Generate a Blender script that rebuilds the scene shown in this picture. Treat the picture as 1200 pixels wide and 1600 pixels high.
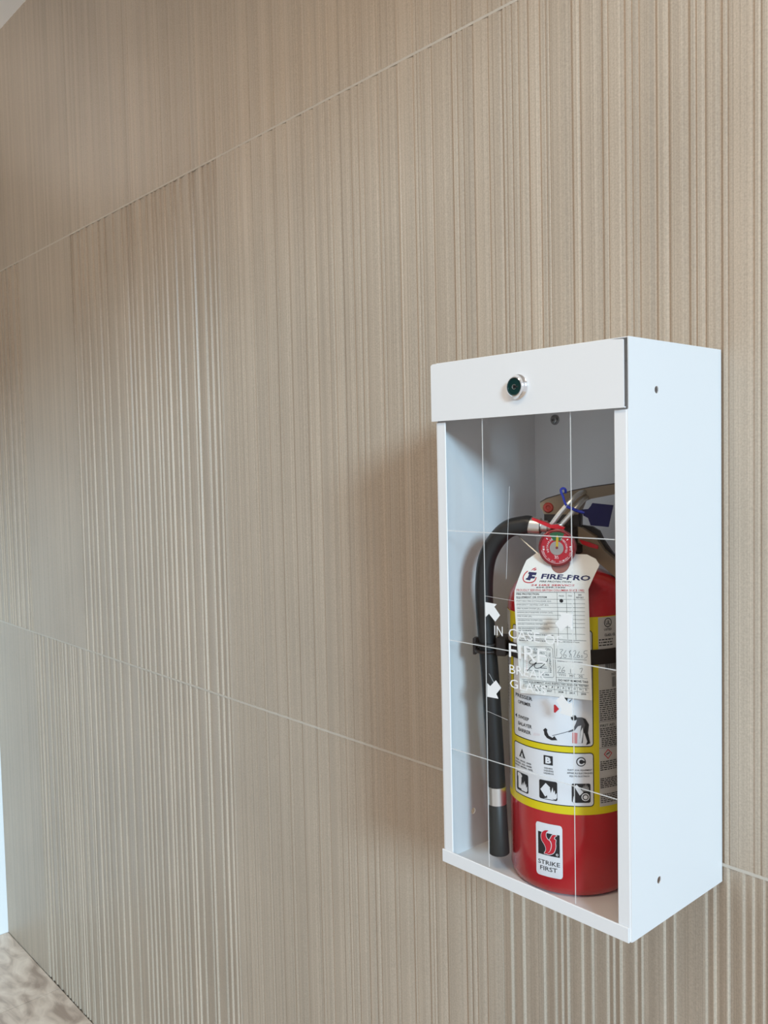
import bpy, math, random
from mathutils import Matrix, Vector
from mathutils.geometry import tessellate_polygon

random.seed(7)
for o in list(bpy.data.objects):
    bpy.data.objects.remove(o)
scene = bpy.context.scene
COL = scene.collection

# ------------------------------------------------------------ camera
YAW, PITCH, ROLL = -0.8387, -0.0516, -0.0220
CAM = Vector((1.1215, -1.0447, 0.5168))
F = Vector((math.sin(YAW)*math.cos(PITCH), math.cos(YAW)*math.cos(PITCH), math.sin(PITCH)))
R0 = Vector((math.cos(YAW), -math.sin(YAW), 0)); U0 = R0.cross(F)
Rv = R0*math.cos(ROLL) + U0*math.sin(ROLL); Uv = U0*math.cos(ROLL) - R0*math.sin(ROLL)
cam_data = bpy.data.cameras.new('camera'); cam = bpy.data.objects.new('camera', cam_data); COL.objects.link(cam)
cam_data.sensor_fit = 'HORIZONTAL'; cam_data.sensor_width = 36; cam_data.lens = 1368.4/1200*36
cam_data.clip_start = 0.01
cam.matrix_world = Matrix(((Rv.x, Uv.x, -F.x, CAM.x), (Rv.y, Uv.y, -F.y, CAM.y), (Rv.z, Uv.z, -F.z, CAM.z), (0, 0, 0, 1)))
scene.camera = cam

# ------------------------------------------------------------ world, large lights, exposure
FLOOR_Z, CEIL_Z, LEFT_X, RIGHT_X, NEAR_Y = -1.16, 1.953, -2.157, 1.95, -2.1
world = bpy.data.worlds.new('world'); scene.world = world; world.use_nodes = True
bg = world.node_tree.nodes['Background']; bg.inputs[0].default_value = (0.94, 0.94, 0.97, 1); bg.inputs[1].default_value = 0.65

# hazy daylight falling in through the glazed opening of the right-hand wall
sun = bpy.data.lights.new('daylight', 'SUN'); sun.energy = 2.65; sun.angle = math.radians(10); sun.color = (0.53, 0.79, 1.0)
sun_o = bpy.data.objects.new('daylight', sun); COL.objects.link(sun_o); sun_o.location = (4, -2, 3)
sun_o.rotation_euler = Vector((-.5, .24, -.170)).to_track_quat('-Z', 'Y').to_euler()
scene.view_settings.view_transform = 'Standard'; scene.view_settings.look = 'None'
scene.view_settings.gamma = 1; scene.view_settings.use_curve_mapping = False
scene.view_settings.exposure = 0.10
D={
'TAG':[
('FIRE-PRO', -0.0194, 0.3995, 0.0407, 0.3994, 0.0062, 'navy', 0.03, 0.25),
('FIRE PROTECTION', -0.0213, 0.3932, 0.0177, 0.3942, 0.002, 'ink', 0.015, 0.3),
('24 HRS SERVICE', -0.0323, 0.3883, 0.0217, 0.3902, 0.0022, 'red', 0.02, 0.3),
('604-299-1030', -0.0257, 0.3858, 0.0107, 0.3872, 0.0017, 'ink', 0.02, 0.3),
('PROUDLY SERVING BRITISH COLUMBIA SINCE 1982', -0.0512, 0.3812, 0.0337, 0.3847, 0.0027, 'red', 0.004, 0),
('FIRE PROTECTION', -0.0513, 0.3763, -0.0223, 0.3776, 0.0023, 'ink', 0.02, 0),
('EQUIPMENT OR SYSTEM', -0.0513, 0.3721, -0.0125, 0.3741, 0.0024, 'ink', 0.02, 0),
('PASS', 0.0026, 0.3766, 0.0087, 0.3768, 0.0018, 'grey', 0, 0),
('FAIL', 0.014, 0.3773, 0.0195, 0.3774, 0.0018, 'grey', 0, 0),
('SEE', 0.0261, 0.379, 0.0304, 0.3792, 0.0018, 'grey', 0.01, 0),
('REPORT', 0.0238, 0.3758, 0.033, 0.376, 0.002, 'grey', 0.01, 0),
('PORTABLE FIRE EXTINGUISHER (EX)', -0.0512, 0.3675, -0.0074, 0.3693, 0.002, 'grey', 0, 0),
('EMERGENCY LIGHTING UNIT (EU)', -0.051, 0.3627, -0.0107, 0.3645, 0.002, 'grey', 0, 0),
('FIRE ALARM SYSTEM (AL)', -0.0507, 0.358, -0.0204, 0.3593, 0.0021, 'grey', 0, 0),
('SPRINKLER/STANDPIPE SYSTEM (WS)', -0.0505, 0.3532, -0.0054, 0.3554, 0.002, 'grey', 0, 0),
('FIRE PUMP (FP)', -0.0503, 0.3485, -0.0319, 0.3492, 0.0021, 'grey', 0, 0),
('GENERATOR SYSTEM (GS)', -0.0501, 0.3435, -0.0184, 0.345, 0.0021, 'grey', 0, 0),
('SMOKE CONTROL SYSTEM (SM)', -0.0499, 0.3386, -0.0123, 0.3406, 0.0021, 'grey', 0, 0),
('PRE-ENGINEERED SUPPRESSION', -0.0497, 0.3335, -0.0099, 0.3357, 0.0021, 'grey', 0, 0),
('SERIAL # OR DESCRIPTION', -0.0033, 0.3205, 0.0269, 0.3215, 0.0016, 'ink', 0, 0),
('YYYY', 0.0011, 0.2799, 0.0104, 0.2798, 0.0025, 'ink', 0, 0),
('MM', 0.015, 0.2799, 0.0205, 0.2801, 0.0026, 'ink', 0, 0),
('DD', 0.0263, 0.2804, 0.031, 0.2804, 0.0026, 'ink', 0, 0),
('DO NOT REMOVE TAG', 0.0008, 0.2734, 0.0371, 0.2745, 0.0027, 'ink', 0.025, 0),
('THIS EQUIPMENT WAS INSPECTED AND/OR TESTED', -0.0446, 0.2672, 0.0374, 0.2691, 0.0026, 'ink', 0.01, 0),
('J', -0.044, 0.2633, -0.0427, 0.2632, 0.0025, 'ink', 0.01, 0),
('F', -0.0378, 0.2633, -0.0353, 0.2634, 0.0024, 'ink', 0.01, 0),
('M', -0.0304, 0.2635, -0.028, 0.2636, 0.0024, 'ink', 0.01, 0),
('A', -0.0231, 0.2637, -0.0207, 0.2637, 0.0024, 'ink', 0.01, 0),
('M', -0.0158, 0.2638, -0.0135, 0.2639, 0.0024, 'ink', 0.01, 0),
('J', -0.0086, 0.264, -0.0063, 0.264, 0.0024, 'ink', 0.01, 0),
('J', -0.0015, 0.2641, 0.0009, 0.2642, 0.0024, 'ink', 0.01, 0),
('A', 0.0056, 0.2643, 0.008, 0.2643, 0.0024, 'ink', 0.01, 0),
('S', 0.0127, 0.2644, 0.015, 0.2645, 0.0023, 'ink', 0.01, 0),
('O', 0.0197, 0.2646, 0.022, 0.2646, 0.0024, 'ink', 0.01, 0),
('N', 0.0267, 0.2647, 0.029, 0.2648, 0.0023, 'ink', 0.01, 0),
('D', 0.0337, 0.2649, 0.0359, 0.2649, 0.0024, 'ink', 0.01, 0),
('2026', -0.0284, 0.2585, -0.0217, 0.2588, 0.0023, 'ink', 0.02, 0),
('2027', -0.0139, 0.2587, -0.0073, 0.259, 0.0022, 'ink', 0.02, 0),
('2028', 0.0003, 0.2588, 0.0068, 0.2591, 0.0022, 'ink', 0.02, 0),
('2029', 0.0144, 0.259, 0.0208, 0.2593, 0.0022, 'ink', 0.02, 0),
('2030', 0.0283, 0.2592, 0.0347, 0.2595, 0.0022, 'ink', 0.02, 0),
('FIRE EXT', -0.0402, 0.3084, -0.0215, 0.3091, 0.0028, 'grey', 0, 0),
('ON', -0.0149, 0.3103, -0.0092, 0.3103, 0.003, 'grey', 0, 0),
('FIRE PRO', -0.0301, 0.3042, -0.0159, 0.3049, 0.0024, 'grey', 0, 0),
('EX. WA', -0.021, 0.2784, -0.0106, 0.2786, 0.0026, 'grey', 0.01, 0)],
'TAGL':[
([(-0.0517, 0.3786), (0.0343, 0.3823)], 0.0004, 'ink'),
([(-0.0513, 0.3703), (0.0346, 0.3737)], 0.0003, 'ink'),
([(-0.0511, 0.365), (0.0346, 0.3688)], 0.0003, 'ink'),
([(-0.0509, 0.3601), (0.0345, 0.3639)], 0.0003, 'ink'),
([(-0.0507, 0.3555), (0.0345, 0.3592)], 0.0003, 'ink'),
([(-0.0505, 0.3505), (0.0344, 0.3545)], 0.0003, 'ink'),
([(-0.0503, 0.3456), (0.0344, 0.3496)], 0.0003, 'ink'),
([(-0.05, 0.3406), (0.0344, 0.3449)], 0.0003, 'ink'),
([(-0.0498, 0.3356), (0.0343, 0.3399)], 0.0003, 'ink'),
([(-0.0496, 0.3281), (0.0342, 0.3318)], 0.0003, 'ink'),
([(0.0003, 0.3807), (0.0017, 0.3236)], 0.0003, 'ink'),
([(0.0117, 0.3812), (0.013, 0.3244)], 0.0003, 'ink'),
([(0.0219, 0.3817), (0.0231, 0.3247)], 0.0004, 'ink'),
([(-0.0462, 0.3212), (0.0355, 0.3243)], 0.0004, 'ink'),
([(-0.0044, 0.3222), (-0.0016, 0.2707)], 0.0004, 'ink'),
([(-0.0033, 0.3003), (0.036, 0.301)], 0.0004, 'ink'),
([(-0.0022, 0.2764), (0.0364, 0.2785)], 0.0003, 'ink'),
([(-0.0007, 0.2823), (0.0104, 0.2824)], 0.0003, 'ink'),
([(0.0127, 0.2824), (0.0219, 0.2826)], 0.0003, 'ink'),
([(0.0237, 0.2825), (0.033, 0.2829)], 0.0003, 'ink'),
([(-0.0455, 0.27), (0.0381, 0.2709)], 0.0004, 'ink'),
([(-0.0441, 0.2656), (0.0381, 0.2667)], 0.0003, 'ink'),
([(-0.0442, 0.2609), (0.038, 0.2616)], 0.0003, 'ink'),
([(-0.0407, 0.2653), (-0.0406, 0.2608)], 0.0003, 'ink'),
([(-0.0333, 0.2654), (-0.0333, 0.2609)], 0.0003, 'ink'),
([(-0.026, 0.2655), (-0.0259, 0.2609)], 0.0003, 'ink'),
([(-0.0187, 0.2656), (-0.0187, 0.261)], 0.0003, 'ink'),
([(-0.0115, 0.2657), (-0.0115, 0.2611)], 0.0003, 'ink'),
([(-0.0043, 0.2658), (-0.0043, 0.2611)], 0.0003, 'ink'),
([(0.0028, 0.2659), (0.0029, 0.2612)], 0.0003, 'ink'),
([(0.0099, 0.266), (0.01, 0.2613)], 0.0003, 'ink'),
([(0.017, 0.2661), (0.017, 0.2613)], 0.0003, 'ink'),
([(0.024, 0.2662), (0.024, 0.2614)], 0.0003, 'ink'),
([(0.0309, 0.2663), (0.031, 0.2614)], 0.0003, 'ink'),
([(-0.0183, 0.261), (-0.018, 0.2564)], 0.0003, 'ink'),
([(-0.004, 0.2612), (-0.0037, 0.2566)], 0.0003, 'ink'),
([(0.0101, 0.2613), (0.0104, 0.2568)], 0.0003, 'ink'),
([(0.0241, 0.2615), (0.0244, 0.2569)], 0.0003, 'ink'),
([(-0.0435, 0.312), (-0.0435, 0.2793), (-0.0421, 0.2743), (-0.0064, 0.2757), (-0.0048, 0.2773), (-0.0059, 0.3113), (-0.0083, 0.3135), (-0.0406, 0.3111)], 0.00045, 'grey'),
([(-0.0373, 0.3055), (-0.0135, 0.307), (-0.011, 0.2818), (-0.0357, 0.28), (-0.0373, 0.3055)], 0.0003, 'grey'),
([(-0.0356, 0.2879), (-0.0137, 0.2889)], 0.0003, 'grey'),
([(-0.0386, 0.2811), (-0.0337, 0.2867), (-0.0265, 0.2929), (-0.0294, 0.2885), (-0.0275, 0.2856), (-0.0218, 0.2868), (-0.0161, 0.2918)], 0.0009, 'ink'),
([(-0.0326, 0.2954), (-0.0356, 0.2926), (-0.0337, 0.29), (-0.0265, 0.2911), (-0.0189, 0.2925), (-0.0132, 0.2955), (-0.0124, 0.2988)], 0.0008, 'ink'),
([(-0.0307, 0.298), (-0.0269, 0.2999)], 0.0006, 'ink'),
([(-0.0154, 0.3027), (-0.0139, 0.3019)], 0.0006, 'ink'),
([(-0.0008, 0.3121), (-0.0011, 0.302)], 0.00045, 'grey'),
([(0.0029, 0.311), (0.0068, 0.3113), (0.0038, 0.307), (0.0058, 0.3049), (0.0046, 0.3016), (0.0028, 0.3005)], 0.00045, 'grey'),
([(0.0108, 0.3107), (0.0079, 0.306), (0.0079, 0.3023), (0.0102, 0.302), (0.011, 0.3048), (0.0084, 0.3049)], 0.00045, 'grey'),
([(0.0167, 0.3112), (0.0144, 0.3097), (0.0162, 0.3066), (0.0148, 0.3029), (0.0176, 0.3026), (0.0171, 0.3058), (0.0147, 0.3083), (0.0167, 0.3112)], 0.00045, 'grey'),
([(0.0196, 0.3101), (0.0222, 0.3117), (0.0229, 0.3095), (0.0198, 0.3028), (0.0235, 0.3029)], 0.00045, 'grey'),
([(0.0272, 0.3107), (0.0244, 0.3055), (0.0249, 0.303), (0.0271, 0.3039), (0.0267, 0.3061), (0.0249, 0.3051)], 0.00045, 'grey'),
([(0.0294, 0.3059), (0.029, 0.3036), (0.0305, 0.3035), (0.0311, 0.3056), (0.0294, 0.3061)], 0.00045, 'grey'),
([(0.0367, 0.3124), (0.0331, 0.3116), (0.0326, 0.3084), (0.0358, 0.3082), (0.0362, 0.3051), (0.033, 0.3028)], 0.00045, 'grey'),
([(0.0, 0.2888), (0.0027, 0.2907), (0.0037, 0.2887), (-0.0002, 0.2823), (0.004, 0.2832)], 0.00045, 'grey'),
([(0.0082, 0.2904), (0.0052, 0.286), (0.0055, 0.2833), (0.0081, 0.2838), (0.0086, 0.2864), (0.0056, 0.2849)], 0.00045, 'grey'),
([(0.016, 0.2884), (0.016, 0.2834)], 0.00045, 'grey'),
([(0.027, 0.2894), (0.0306, 0.2906), (0.0285, 0.2848)], 0.00045, 'grey')],
'LOGO_F':[[-0.0359, 0.4041], [-0.0257, 0.4036], [-0.0267, 0.4004], [-0.0312, 0.4004], [-0.0315, 0.3991], [-0.0273, 0.3989], [-0.0281, 0.3964], [-0.0327, 0.3964], [-0.0337, 0.3938], [-0.0396, 0.3948], [-0.0384, 0.3967], [-0.0372, 0.3966], [-0.0353, 0.4014], [-0.0366, 0.4016]],
'LOGO_R':[[-0.0373, 0.405], [-0.0408, 0.4017], [-0.0427, 0.3969], [-0.0414, 0.3928], [-0.0371, 0.3912], [-0.0313, 0.3917], [-0.0275, 0.3941], [-0.026, 0.3981]],
'LOGO_FL':[[[-0.0335, 0.4056], [-0.0311, 0.408], [-0.027, 0.41], [-0.0282, 0.4081], [-0.0314, 0.4066]], [[-0.0305, 0.4055], [-0.0285, 0.4075], [-0.0261, 0.4082], [-0.0273, 0.4063]]],
'PANETXT':[('IN', 0.3951, 0.3072, 0.409, 0.3075, 0.0121), ('CASE OF', 0.4184, 0.3068, 0.4793, 0.3031, 0.0118), ('FIRE', 0.4186, 0.2853, 0.4693, 0.2828, 0.017), ('BREAK', 0.419, 0.2617, 0.4709, 0.2579, 0.0109), ('GLASS', 0.4194, 0.2437, 0.469, 0.2401, 0.0109)],
'ARROWS':[[[0.3803, 0.3416], [0.3997, 0.3408], [0.3957, 0.337], [0.4049, 0.3272], [0.3969, 0.3184], [0.3866, 0.3273], [0.3809, 0.3224]], [[0.3815, 0.2195], [0.4, 0.2203], [0.3966, 0.2257], [0.4049, 0.235], [0.3963, 0.2432], [0.3867, 0.234], [0.3819, 0.237]]],
'ARROW_R':[[0.4879, 0.3187], [0.4937, 0.3394], [0.5081, 0.3427], [0.5074, 0.3286]],
'CYL':[
('PRESSER', -48.1, 0.2422, -25.2, 0.246, 0.0045),
('OPRIMIR', -44.0, 0.2361, -27.0, 0.2361, 0.0045),
('4', -49.5, 0.2169, -46.0, 0.2173, 0.0049),
('SWEEP', -43.9, 0.2165, -29.4, 0.2177, 0.0043),
('BALAYER', -44.1, 0.208, -26.2, 0.2091, 0.0044),
('BARRER', -44.2, 0.2001, -27.4, 0.2011, 0.0044),
('TRASH - WOOD - PAPER', -49.8, 0.1598, -27.3, 0.1615, 0.0022),
('ORDURES - BOIS - PAPIER', -50.3, 0.1562, -26.8, 0.1577, 0.0022),
('BASURA - MADERA - PAPEL', -50.4, 0.1526, -25.6, 0.1541, 0.0022),
('LIQUIDS', -13.8, 0.1605, -6.1, 0.1609, 0.0023),
('LIQUIDES', -14.1, 0.1573, -5.3, 0.1578, 0.0024),
('LIQUIDOS', -14.3, 0.1543, -5.2, 0.1543, 0.0023),
('ELECTRICAL EQUIPMENT', 7.2, 0.1619, 28.3, 0.1616, 0.0023),
('APPAREILS ELECTRIQUES', 6.6, 0.1581, 28.7, 0.1578, 0.0024),
('EQUIPO ELECTRICO', 8.8, 0.1543, 25.9, 0.1541, 0.0024),
('LISTED', 40.9, 0.3339, 48.9, 0.3336, 0.0028),
('CLASS / CL', 41.3, 0.3267, 52.9, 0.3271, 0.0032),
('NO', 48.4, 0.278, 52.9, 0.2779, 0.0031),
('FIRST AID', 36.3, 0.2157, 51.1, 0.2154, 0.003),
('STRIKE', -21.3, 0.0401, -0.5, 0.0413, 0.0055),
('FIRST', -19.3, 0.0326, -3.1, 0.0334, 0.0055)],
'SF_BOX':[(-23.0, 0.0901), (2.3, 0.0911), (1.6, 0.0232), (-23.6, 0.0234)],
'SF_BLK':[(-20.9, 0.0782), (-0.3, 0.0789), (-0.7, 0.0508), (-21.2, 0.05)],
'SF_S':[(-10.4, 0.0825), (-12.7, 0.079), (-13.0, 0.0747), (-11.6, 0.0712), (-9.4, 0.0691), (-8.3, 0.0651), (-8.8, 0.0601), (-9.9, 0.0561), (-12.3, 0.0527), (-14.8, 0.0524), (-13.4, 0.0556), (-13.3, 0.0599), (-14.9, 0.0643), (-17.1, 0.0684), (-17.7, 0.0731), (-16.7, 0.0783), (-13.8, 0.0817)],
'SF_F':[(-3.1, 0.0777), (-4.9, 0.0757), (-5.3, 0.0729), (-4.0, 0.072), (-4.3, 0.0674), (-4.1, 0.0638), (-5.0, 0.0581), (-6.8, 0.0543), (-10.4, 0.052), (-12.3, 0.0523), (-9.9, 0.0552), (-8.1, 0.06), (-7.6, 0.0653), (-8.5, 0.0693), (-9.6, 0.0708), (-8.6, 0.0735), (-7.1, 0.0773), (-4.8, 0.0783)],
'R':[(-2.9, 0.0532)],
'TRI_A':[(-38.8, 0.1765), (-43.3, 0.1642), (-35.0, 0.1662)],
'SQ_B':[(-14.4, 0.1768), (-5.8, 0.1771), (-5.9, 0.1658), (-14.2, 0.1646)],
'C_C':[(14.6, 0.1726), (22.7, 0.1724), (18.6, 0.1782), (18.6, 0.1666)],
'PIC':[(-48.0, 0.1436), (-31.1, 0.1462), (-31.4, 0.1214), (-48.0, 0.1201), (-18.9, 0.1444), (-1.9, 0.1453), (-2.3, 0.1221), (-19.1, 0.1219), (10.3, 0.1454), (26.9, 0.1451), (26.5, 0.1218), (10.6, 0.1218)],
'REDARR':[(-4.2, 0.2414), (-2.9, 0.2418), (0.4, 0.2368), (-3.0, 0.2317), (-4.2, 0.2321)],
'BLKARR':[(-14.5, 0.2081), (-12.2, 0.2111), (-10.5, 0.2095), (-10.7, 0.2065), (-9.2, 0.2022), (-5.8, 0.1999), (-4.1, 0.2025), (-1.5, 0.1977), (-6.7, 0.1968), (-11.0, 0.1989), (-13.2, 0.2025), (-13.6, 0.2065)],
'MAN':[(11.6, 0.2296), (14.4, 0.23), (15.5, 0.2274), (19.7, 0.2274), (22.9, 0.2256), (25.8, 0.2185), (25.3, 0.2128), (24.9, 0.2082), (26.8, 0.1953), (23.1, 0.1932), (25.2, 0.1978), (22.4, 0.2071), (21.1, 0.2083), (20.2, 0.1956), (16.2, 0.1956), (17.8, 0.2014), (18.3, 0.2095), (19.2, 0.2176), (16.3, 0.2164), (13.1, 0.2106), (8.2, 0.2086), (8.3, 0.2103), (12.3, 0.2129), (14.8, 0.221), (15.6, 0.2245), (13.2, 0.2233), (10.8, 0.2261)],
'MANEXT':[(11.5, 0.2088), (15.9, 0.2081), (15.5, 0.195), (11.4, 0.1955)],
'HOSEL':[(-5.8, 0.2028), (8.2, 0.2097)],
'STAMP':[(-24.7, 0.2031), (-16.9, 0.1957)],
'UL':[(41.1, 0.3425), (48.9, 0.3415), (44.9, 0.3479), (44.8, 0.3361)],
'DIA':[(43.7, 0.1858), (48.1, 0.1798), (43.9, 0.1734), (39.4, 0.181)],
'BOX':[(-51.6, 0.1822), (29.7, 0.1839), (29.3, 0.1162), (-53.1, 0.1186), (-51.4, 0.1907), (29.8, 0.1918), (29.1, 0.3337), (34.4, 0.1635), (-63.1, 0.1034), (15.0, 0.1079), (27.5, 0.3502), (-54.7, 0.349), (-9.2, 0.1887)],
'BAR':[(41.7, 0.2924), (53.4, 0.2921), (53.4, 0.2826), (42.3, 0.2845)],
'FINE':[(35.4, 0.2605), (54.4, 0.2609)],
'FINE7':[(35.0, 0.2205), (34.8, 0.1881), (35.3, 0.1719), (35.3, 0.1593), (35.2, 0.1508), (35.1, 0.1373), (35.7, 0.1304), (35.6, 0.1185)],
'STRAPL':[(-47.4, 0.3137), (-47.8, 0.293)],
'LEVER':[(-0.034, 0.4876), (-0.0256, 0.4925), (-0.0068, 0.4979), (0.0063, 0.5021), (0.031, 0.5067), (0.0589, 0.5102), (0.0884, 0.514), (0.0883, 0.4992), (0.0588, 0.4962), (0.0287, 0.4905), (0.0212, 0.4873), (0.0146, 0.471), (-0.0093, 0.4712), (-0.0286, 0.4716), (-0.034, 0.4815)],
'RIVET':[(-0.0233, 0.48), (-0.0171, 0.4799)],
'POST':[(-0.03, 0.4714), (0.0171, 0.4868), (0.0168, 0.4571), (0.0058, 0.4526), (-0.0302, 0.4502)],
'HANDLE':[(-0.0007, 0.4579), (0.008, 0.459), (0.0187, 0.4536), (0.0357, 0.4428), (0.0461, 0.4256), (0.0587, 0.415), (0.0875, 0.3835), (0.0874, 0.3674), (0.0585, 0.3934), (0.0354, 0.4135), (0.0141, 0.4218), (-0.0009, 0.4403)],
'GRIP':[(0.0104, 0.4574), (0.0301, 0.4543), (0.0387, 0.4489), (0.044, 0.4376), (0.0556, 0.4201), (0.0851, 0.3911), (0.085, 0.3769), (0.047, 0.4139), (0.0353, 0.4387), (0.0147, 0.4513)],
'PIN':[(-0.0121, 0.4605), (-0.0011, 0.4754), (0.0107, 0.4886), (0.017, 0.4959), (0.0238, 0.498), (0.0232, 0.4911), (0.0147, 0.4785), (-0.0012, 0.4605)],
'RED1':[(-0.0342, 0.4701), (-0.0162, 0.4638), (-0.0109, 0.4612), (-0.0035, 0.4617), (0.0064, 0.4581), (0.0048, 0.4552), (-0.011, 0.4569), (-0.0337, 0.4669)],
'RED2':[(0.0179, 0.4402), (0.0294, 0.4371), (0.0413, 0.4327), (0.0408, 0.4285), (0.0293, 0.4313), (0.021, 0.4349)],
'BLUE':[(0.0366, 0.4837), (0.0387, 0.4874), (0.0636, 0.4847), (0.0578, 0.4582), (0.0364, 0.4602), (0.0333, 0.4691), (0.0277, 0.4722), (0.0267, 0.4796), (0.0335, 0.4801)],
'BLUES1':[(0.0151, 0.4808), (0.0213, 0.4776), (0.0275, 0.476)],
'BLUES2':[(0.0049, 0.4891), (0.0029, 0.4955), (0.0003, 0.5013), (0.0003, 0.5045), (0.003, 0.5059), (0.0054, 0.5039), (0.005, 0.5013)],
'TAGG':[([-0.0488, 0.331], [-0.0317, 0.3318], 0.0012), ([-0.0491, 0.3268], [-0.0194, 0.3275], 0.0013), ([-0.0189, 0.3276], [-0.0043, 0.3278], 0.0013), ([-0.0486, 0.3236], [-0.0308, 0.3235], 0.0013), ([-0.0484, 0.3189], [-0.0143, 0.3202], 0.0014), ([-0.0002, 0.2968], [0.0312, 0.2974], 0.0012), ([-0.0213, 0.2864], [-0.0133, 0.2865], 0.0015), ([-0.0357, 0.2823], [-0.0219, 0.2822], 0.0013)],
}

# ------------------------------------------------------------ helpers
def srgb(r, g, b):
    f = lambda c: (c/255/12.92) if c/255 <= .04045 else ((c/255+.055)/1.055)**2.4
    return (f(r), f(g), f(b), 1)

MATS = {}
def mat(name, color, rough=.5, metal=0, spec=.5, bump=None, coat=0, mottle=None):
    """plain procedural material; bump=(scale, strength), mottle=(scale, amount)"""
    if name in MATS: return MATS[name]
    m = bpy.data.materials.new(name); m.use_nodes = True; nt = m.node_tree; p = nt.nodes['Principled BSDF']
    p.inputs['Base Color'].default_value = color; p.inputs['Roughness'].default_value = rough
    p.inputs['Metallic'].default_value = metal; p.inputs['Specular IOR Level'].default_value = spec
    p.inputs['Coat Weight'].default_value = coat; p.inputs['Coat Roughness'].default_value = .08
    if bump or mottle:
        tc = nt.nodes.new('ShaderNodeTexCoord')
    if bump:
        n = nt.nodes.new('ShaderNodeTexNoise'); n.inputs['Scale'].default_value = bump[0]; n.inputs['Detail'].default_value = 3
        b = nt.nodes.new('ShaderNodeBump'); b.inputs['Strength'].default_value = bump[1]; b.inputs['Distance'].default_value = .001
        nt.links.new(tc.outputs['Object'], n.inputs['Vector']); nt.links.new(n.outputs['Fac'], b.inputs['Height']); nt.links.new(b.outputs['Normal'], p.inputs['Normal'])
    if mottle:
        n = nt.nodes.new('ShaderNodeTexNoise'); n.inputs['Scale'].default_value = mottle[0]; n.inputs['Detail'].default_value = 5
        mx = nt.nodes.new('ShaderNodeMix'); mx.data_type = 'RGBA'
        k = mottle[1]; mx.inputs[6].default_value = [c*(1-k) for c in color[:3]]+[1]; mx.inputs[7].default_value = [min(1, c*(1+k)) for c in color[:3]]+[1]
        nt.links.new(tc.outputs['Object'], n.inputs['Vector']); nt.links.new(n.outputs['Fac'], mx.inputs[0]); nt.links.new(mx.outputs[2], p.inputs['Base Color'])
    MATS[name] = m; return m

def link(name, verts, faces, m, parent=None, smooth=False):
    me = bpy.data.meshes.new(name); me.from_pydata([tuple(v) for v in verts], [], [tuple(f) for f in faces]); me.update()
    if smooth:
        for p in me.polygons: p.use_smooth = True
        me.set_sharp_from_angle(angle=math.radians(38))
    o = bpy.data.objects.new(name, me); COL.objects.link(o)
    if m: me.materials.append(m)
    if parent: o.parent = parent
    return o

class MB:
    def __init__(s): s.v = []; s.f = []
    def add(s, verts, faces):
        n = len(s.v); s.v += [tuple(v) for v in verts]; s.f += [tuple(i+n for i in f) for f in faces]; return s
    def box(s, x0, x1, y0, y1, z0, z1, bev=0):
        if bev <= 0:
            v = [(x, y, z) for x in (x0, x1) for y in (y0, y1) for z in (z0, z1)]
            return s.add(v, [(0,1,3,2),(4,6,7,5),(0,4,5,1),(2,3,7,6),(0,2,6,4),(1,5,7,3)])
        import bmesh
        bm = bmesh.new(); bmesh.ops.create_cube(bm, size=1)
        for w in bm.verts: w.co = Vector(((x0+x1)/2+w.co.x*(x1-x0), (y0+y1)/2+w.co.y*(y1-y0), (z0+z1)/2+w.co.z*(z1-z0)))
        bmesh.ops.bevel(bm, geom=list(bm.edges), offset=bev, segments=2, affect='EDGES', profile=.5)
        bm.verts.index_update()
        s.add([w.co.copy() for w in bm.verts], [[w.index for w in f.verts] for f in bm.faces]); bm.free(); return s
    def lathe(s, prof, n=48, M=None):
        M = M or Matrix(); v = []; f = []
        for (r, z) in prof:
            for k in range(n):
                a = 2*math.pi*k/n; v.append(M @ Vector((r*math.cos(a), r*math.sin(a), z)))
        for i in range(len(prof)-1):
            for k in range(n):
                k2 = (k+1) % n; f.append((i*n+k, i*n+k2, (i+1)*n+k2, (i+1)*n+k))
        if prof[0][0] > 1e-6: f.append(tuple(range(n-1, -1, -1)))
        if prof[-1][0] > 1e-6: f.append(tuple((len(prof)-1)*n+k for k in range(n)))
        return s.add(v, f)
    def tube(s, pts, rad, n=16, closed=False):
        pts = [Vector(p) for p in pts]; m = len(pts); v = []; f = []; ref = None
        for i, p in enumerate(pts):
            if closed: t = (pts[(i+1) % m]-pts[i-1]).normalized()
            else: t = (pts[min(i+1, m-1)]-pts[max(i-1, 0)]).normalized()
            if ref is None: ref = Vector((0, 1, 0)) if abs(t.y) < .9 else Vector((0, 0, 1))
            a = t.cross(ref).normalized(); b = a.cross(t).normalized(); ref = b
            r = rad[i] if isinstance(rad, (list, tuple)) else rad
            for k in range(n): v.append(p+a*math.cos(2*math.pi*k/n)*r+b*math.sin(2*math.pi*k/n)*r)
        for i in range(m if closed else m-1):
            j = (i+1) % m
            for k in range(n): f.append((i*n+k, i*n+(k+1) % n, j*n+(k+1) % n, j*n+k))
        if not closed: f += [tuple(range(n-1, -1, -1)), tuple((m-1)*n+k for k in range(n))]
        return s.add(v, f)
    def prism(s, loops, fn, d0, d1):
        """extrude a 2D outline (first loop) with holes; fn(u, v, d) -> xyz"""
        fl = [p for l in loops for p in l]; n = len(fl)
        tris = tessellate_polygon([[Vector((p[0], p[1], 0)) for p in l] for l in loops])
        v = [fn(p[0], p[1], d0) for p in fl]+[fn(p[0], p[1], d1) for p in fl]; f = []
        for t in tris: f.append(tuple(t)); f.append(tuple(i+n for i in reversed(t)))
        b = 0
        for l in loops:
            for i in range(len(l)): j = (i+1) % len(l); f.append((b+i, b+j, b+j+n, b+i+n))
            b += len(l)
        return s.add(v, f)
    def build(s, name, m, parent=None, smooth=False): return link(name, s.v, s.f, m, parent, smooth)

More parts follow.
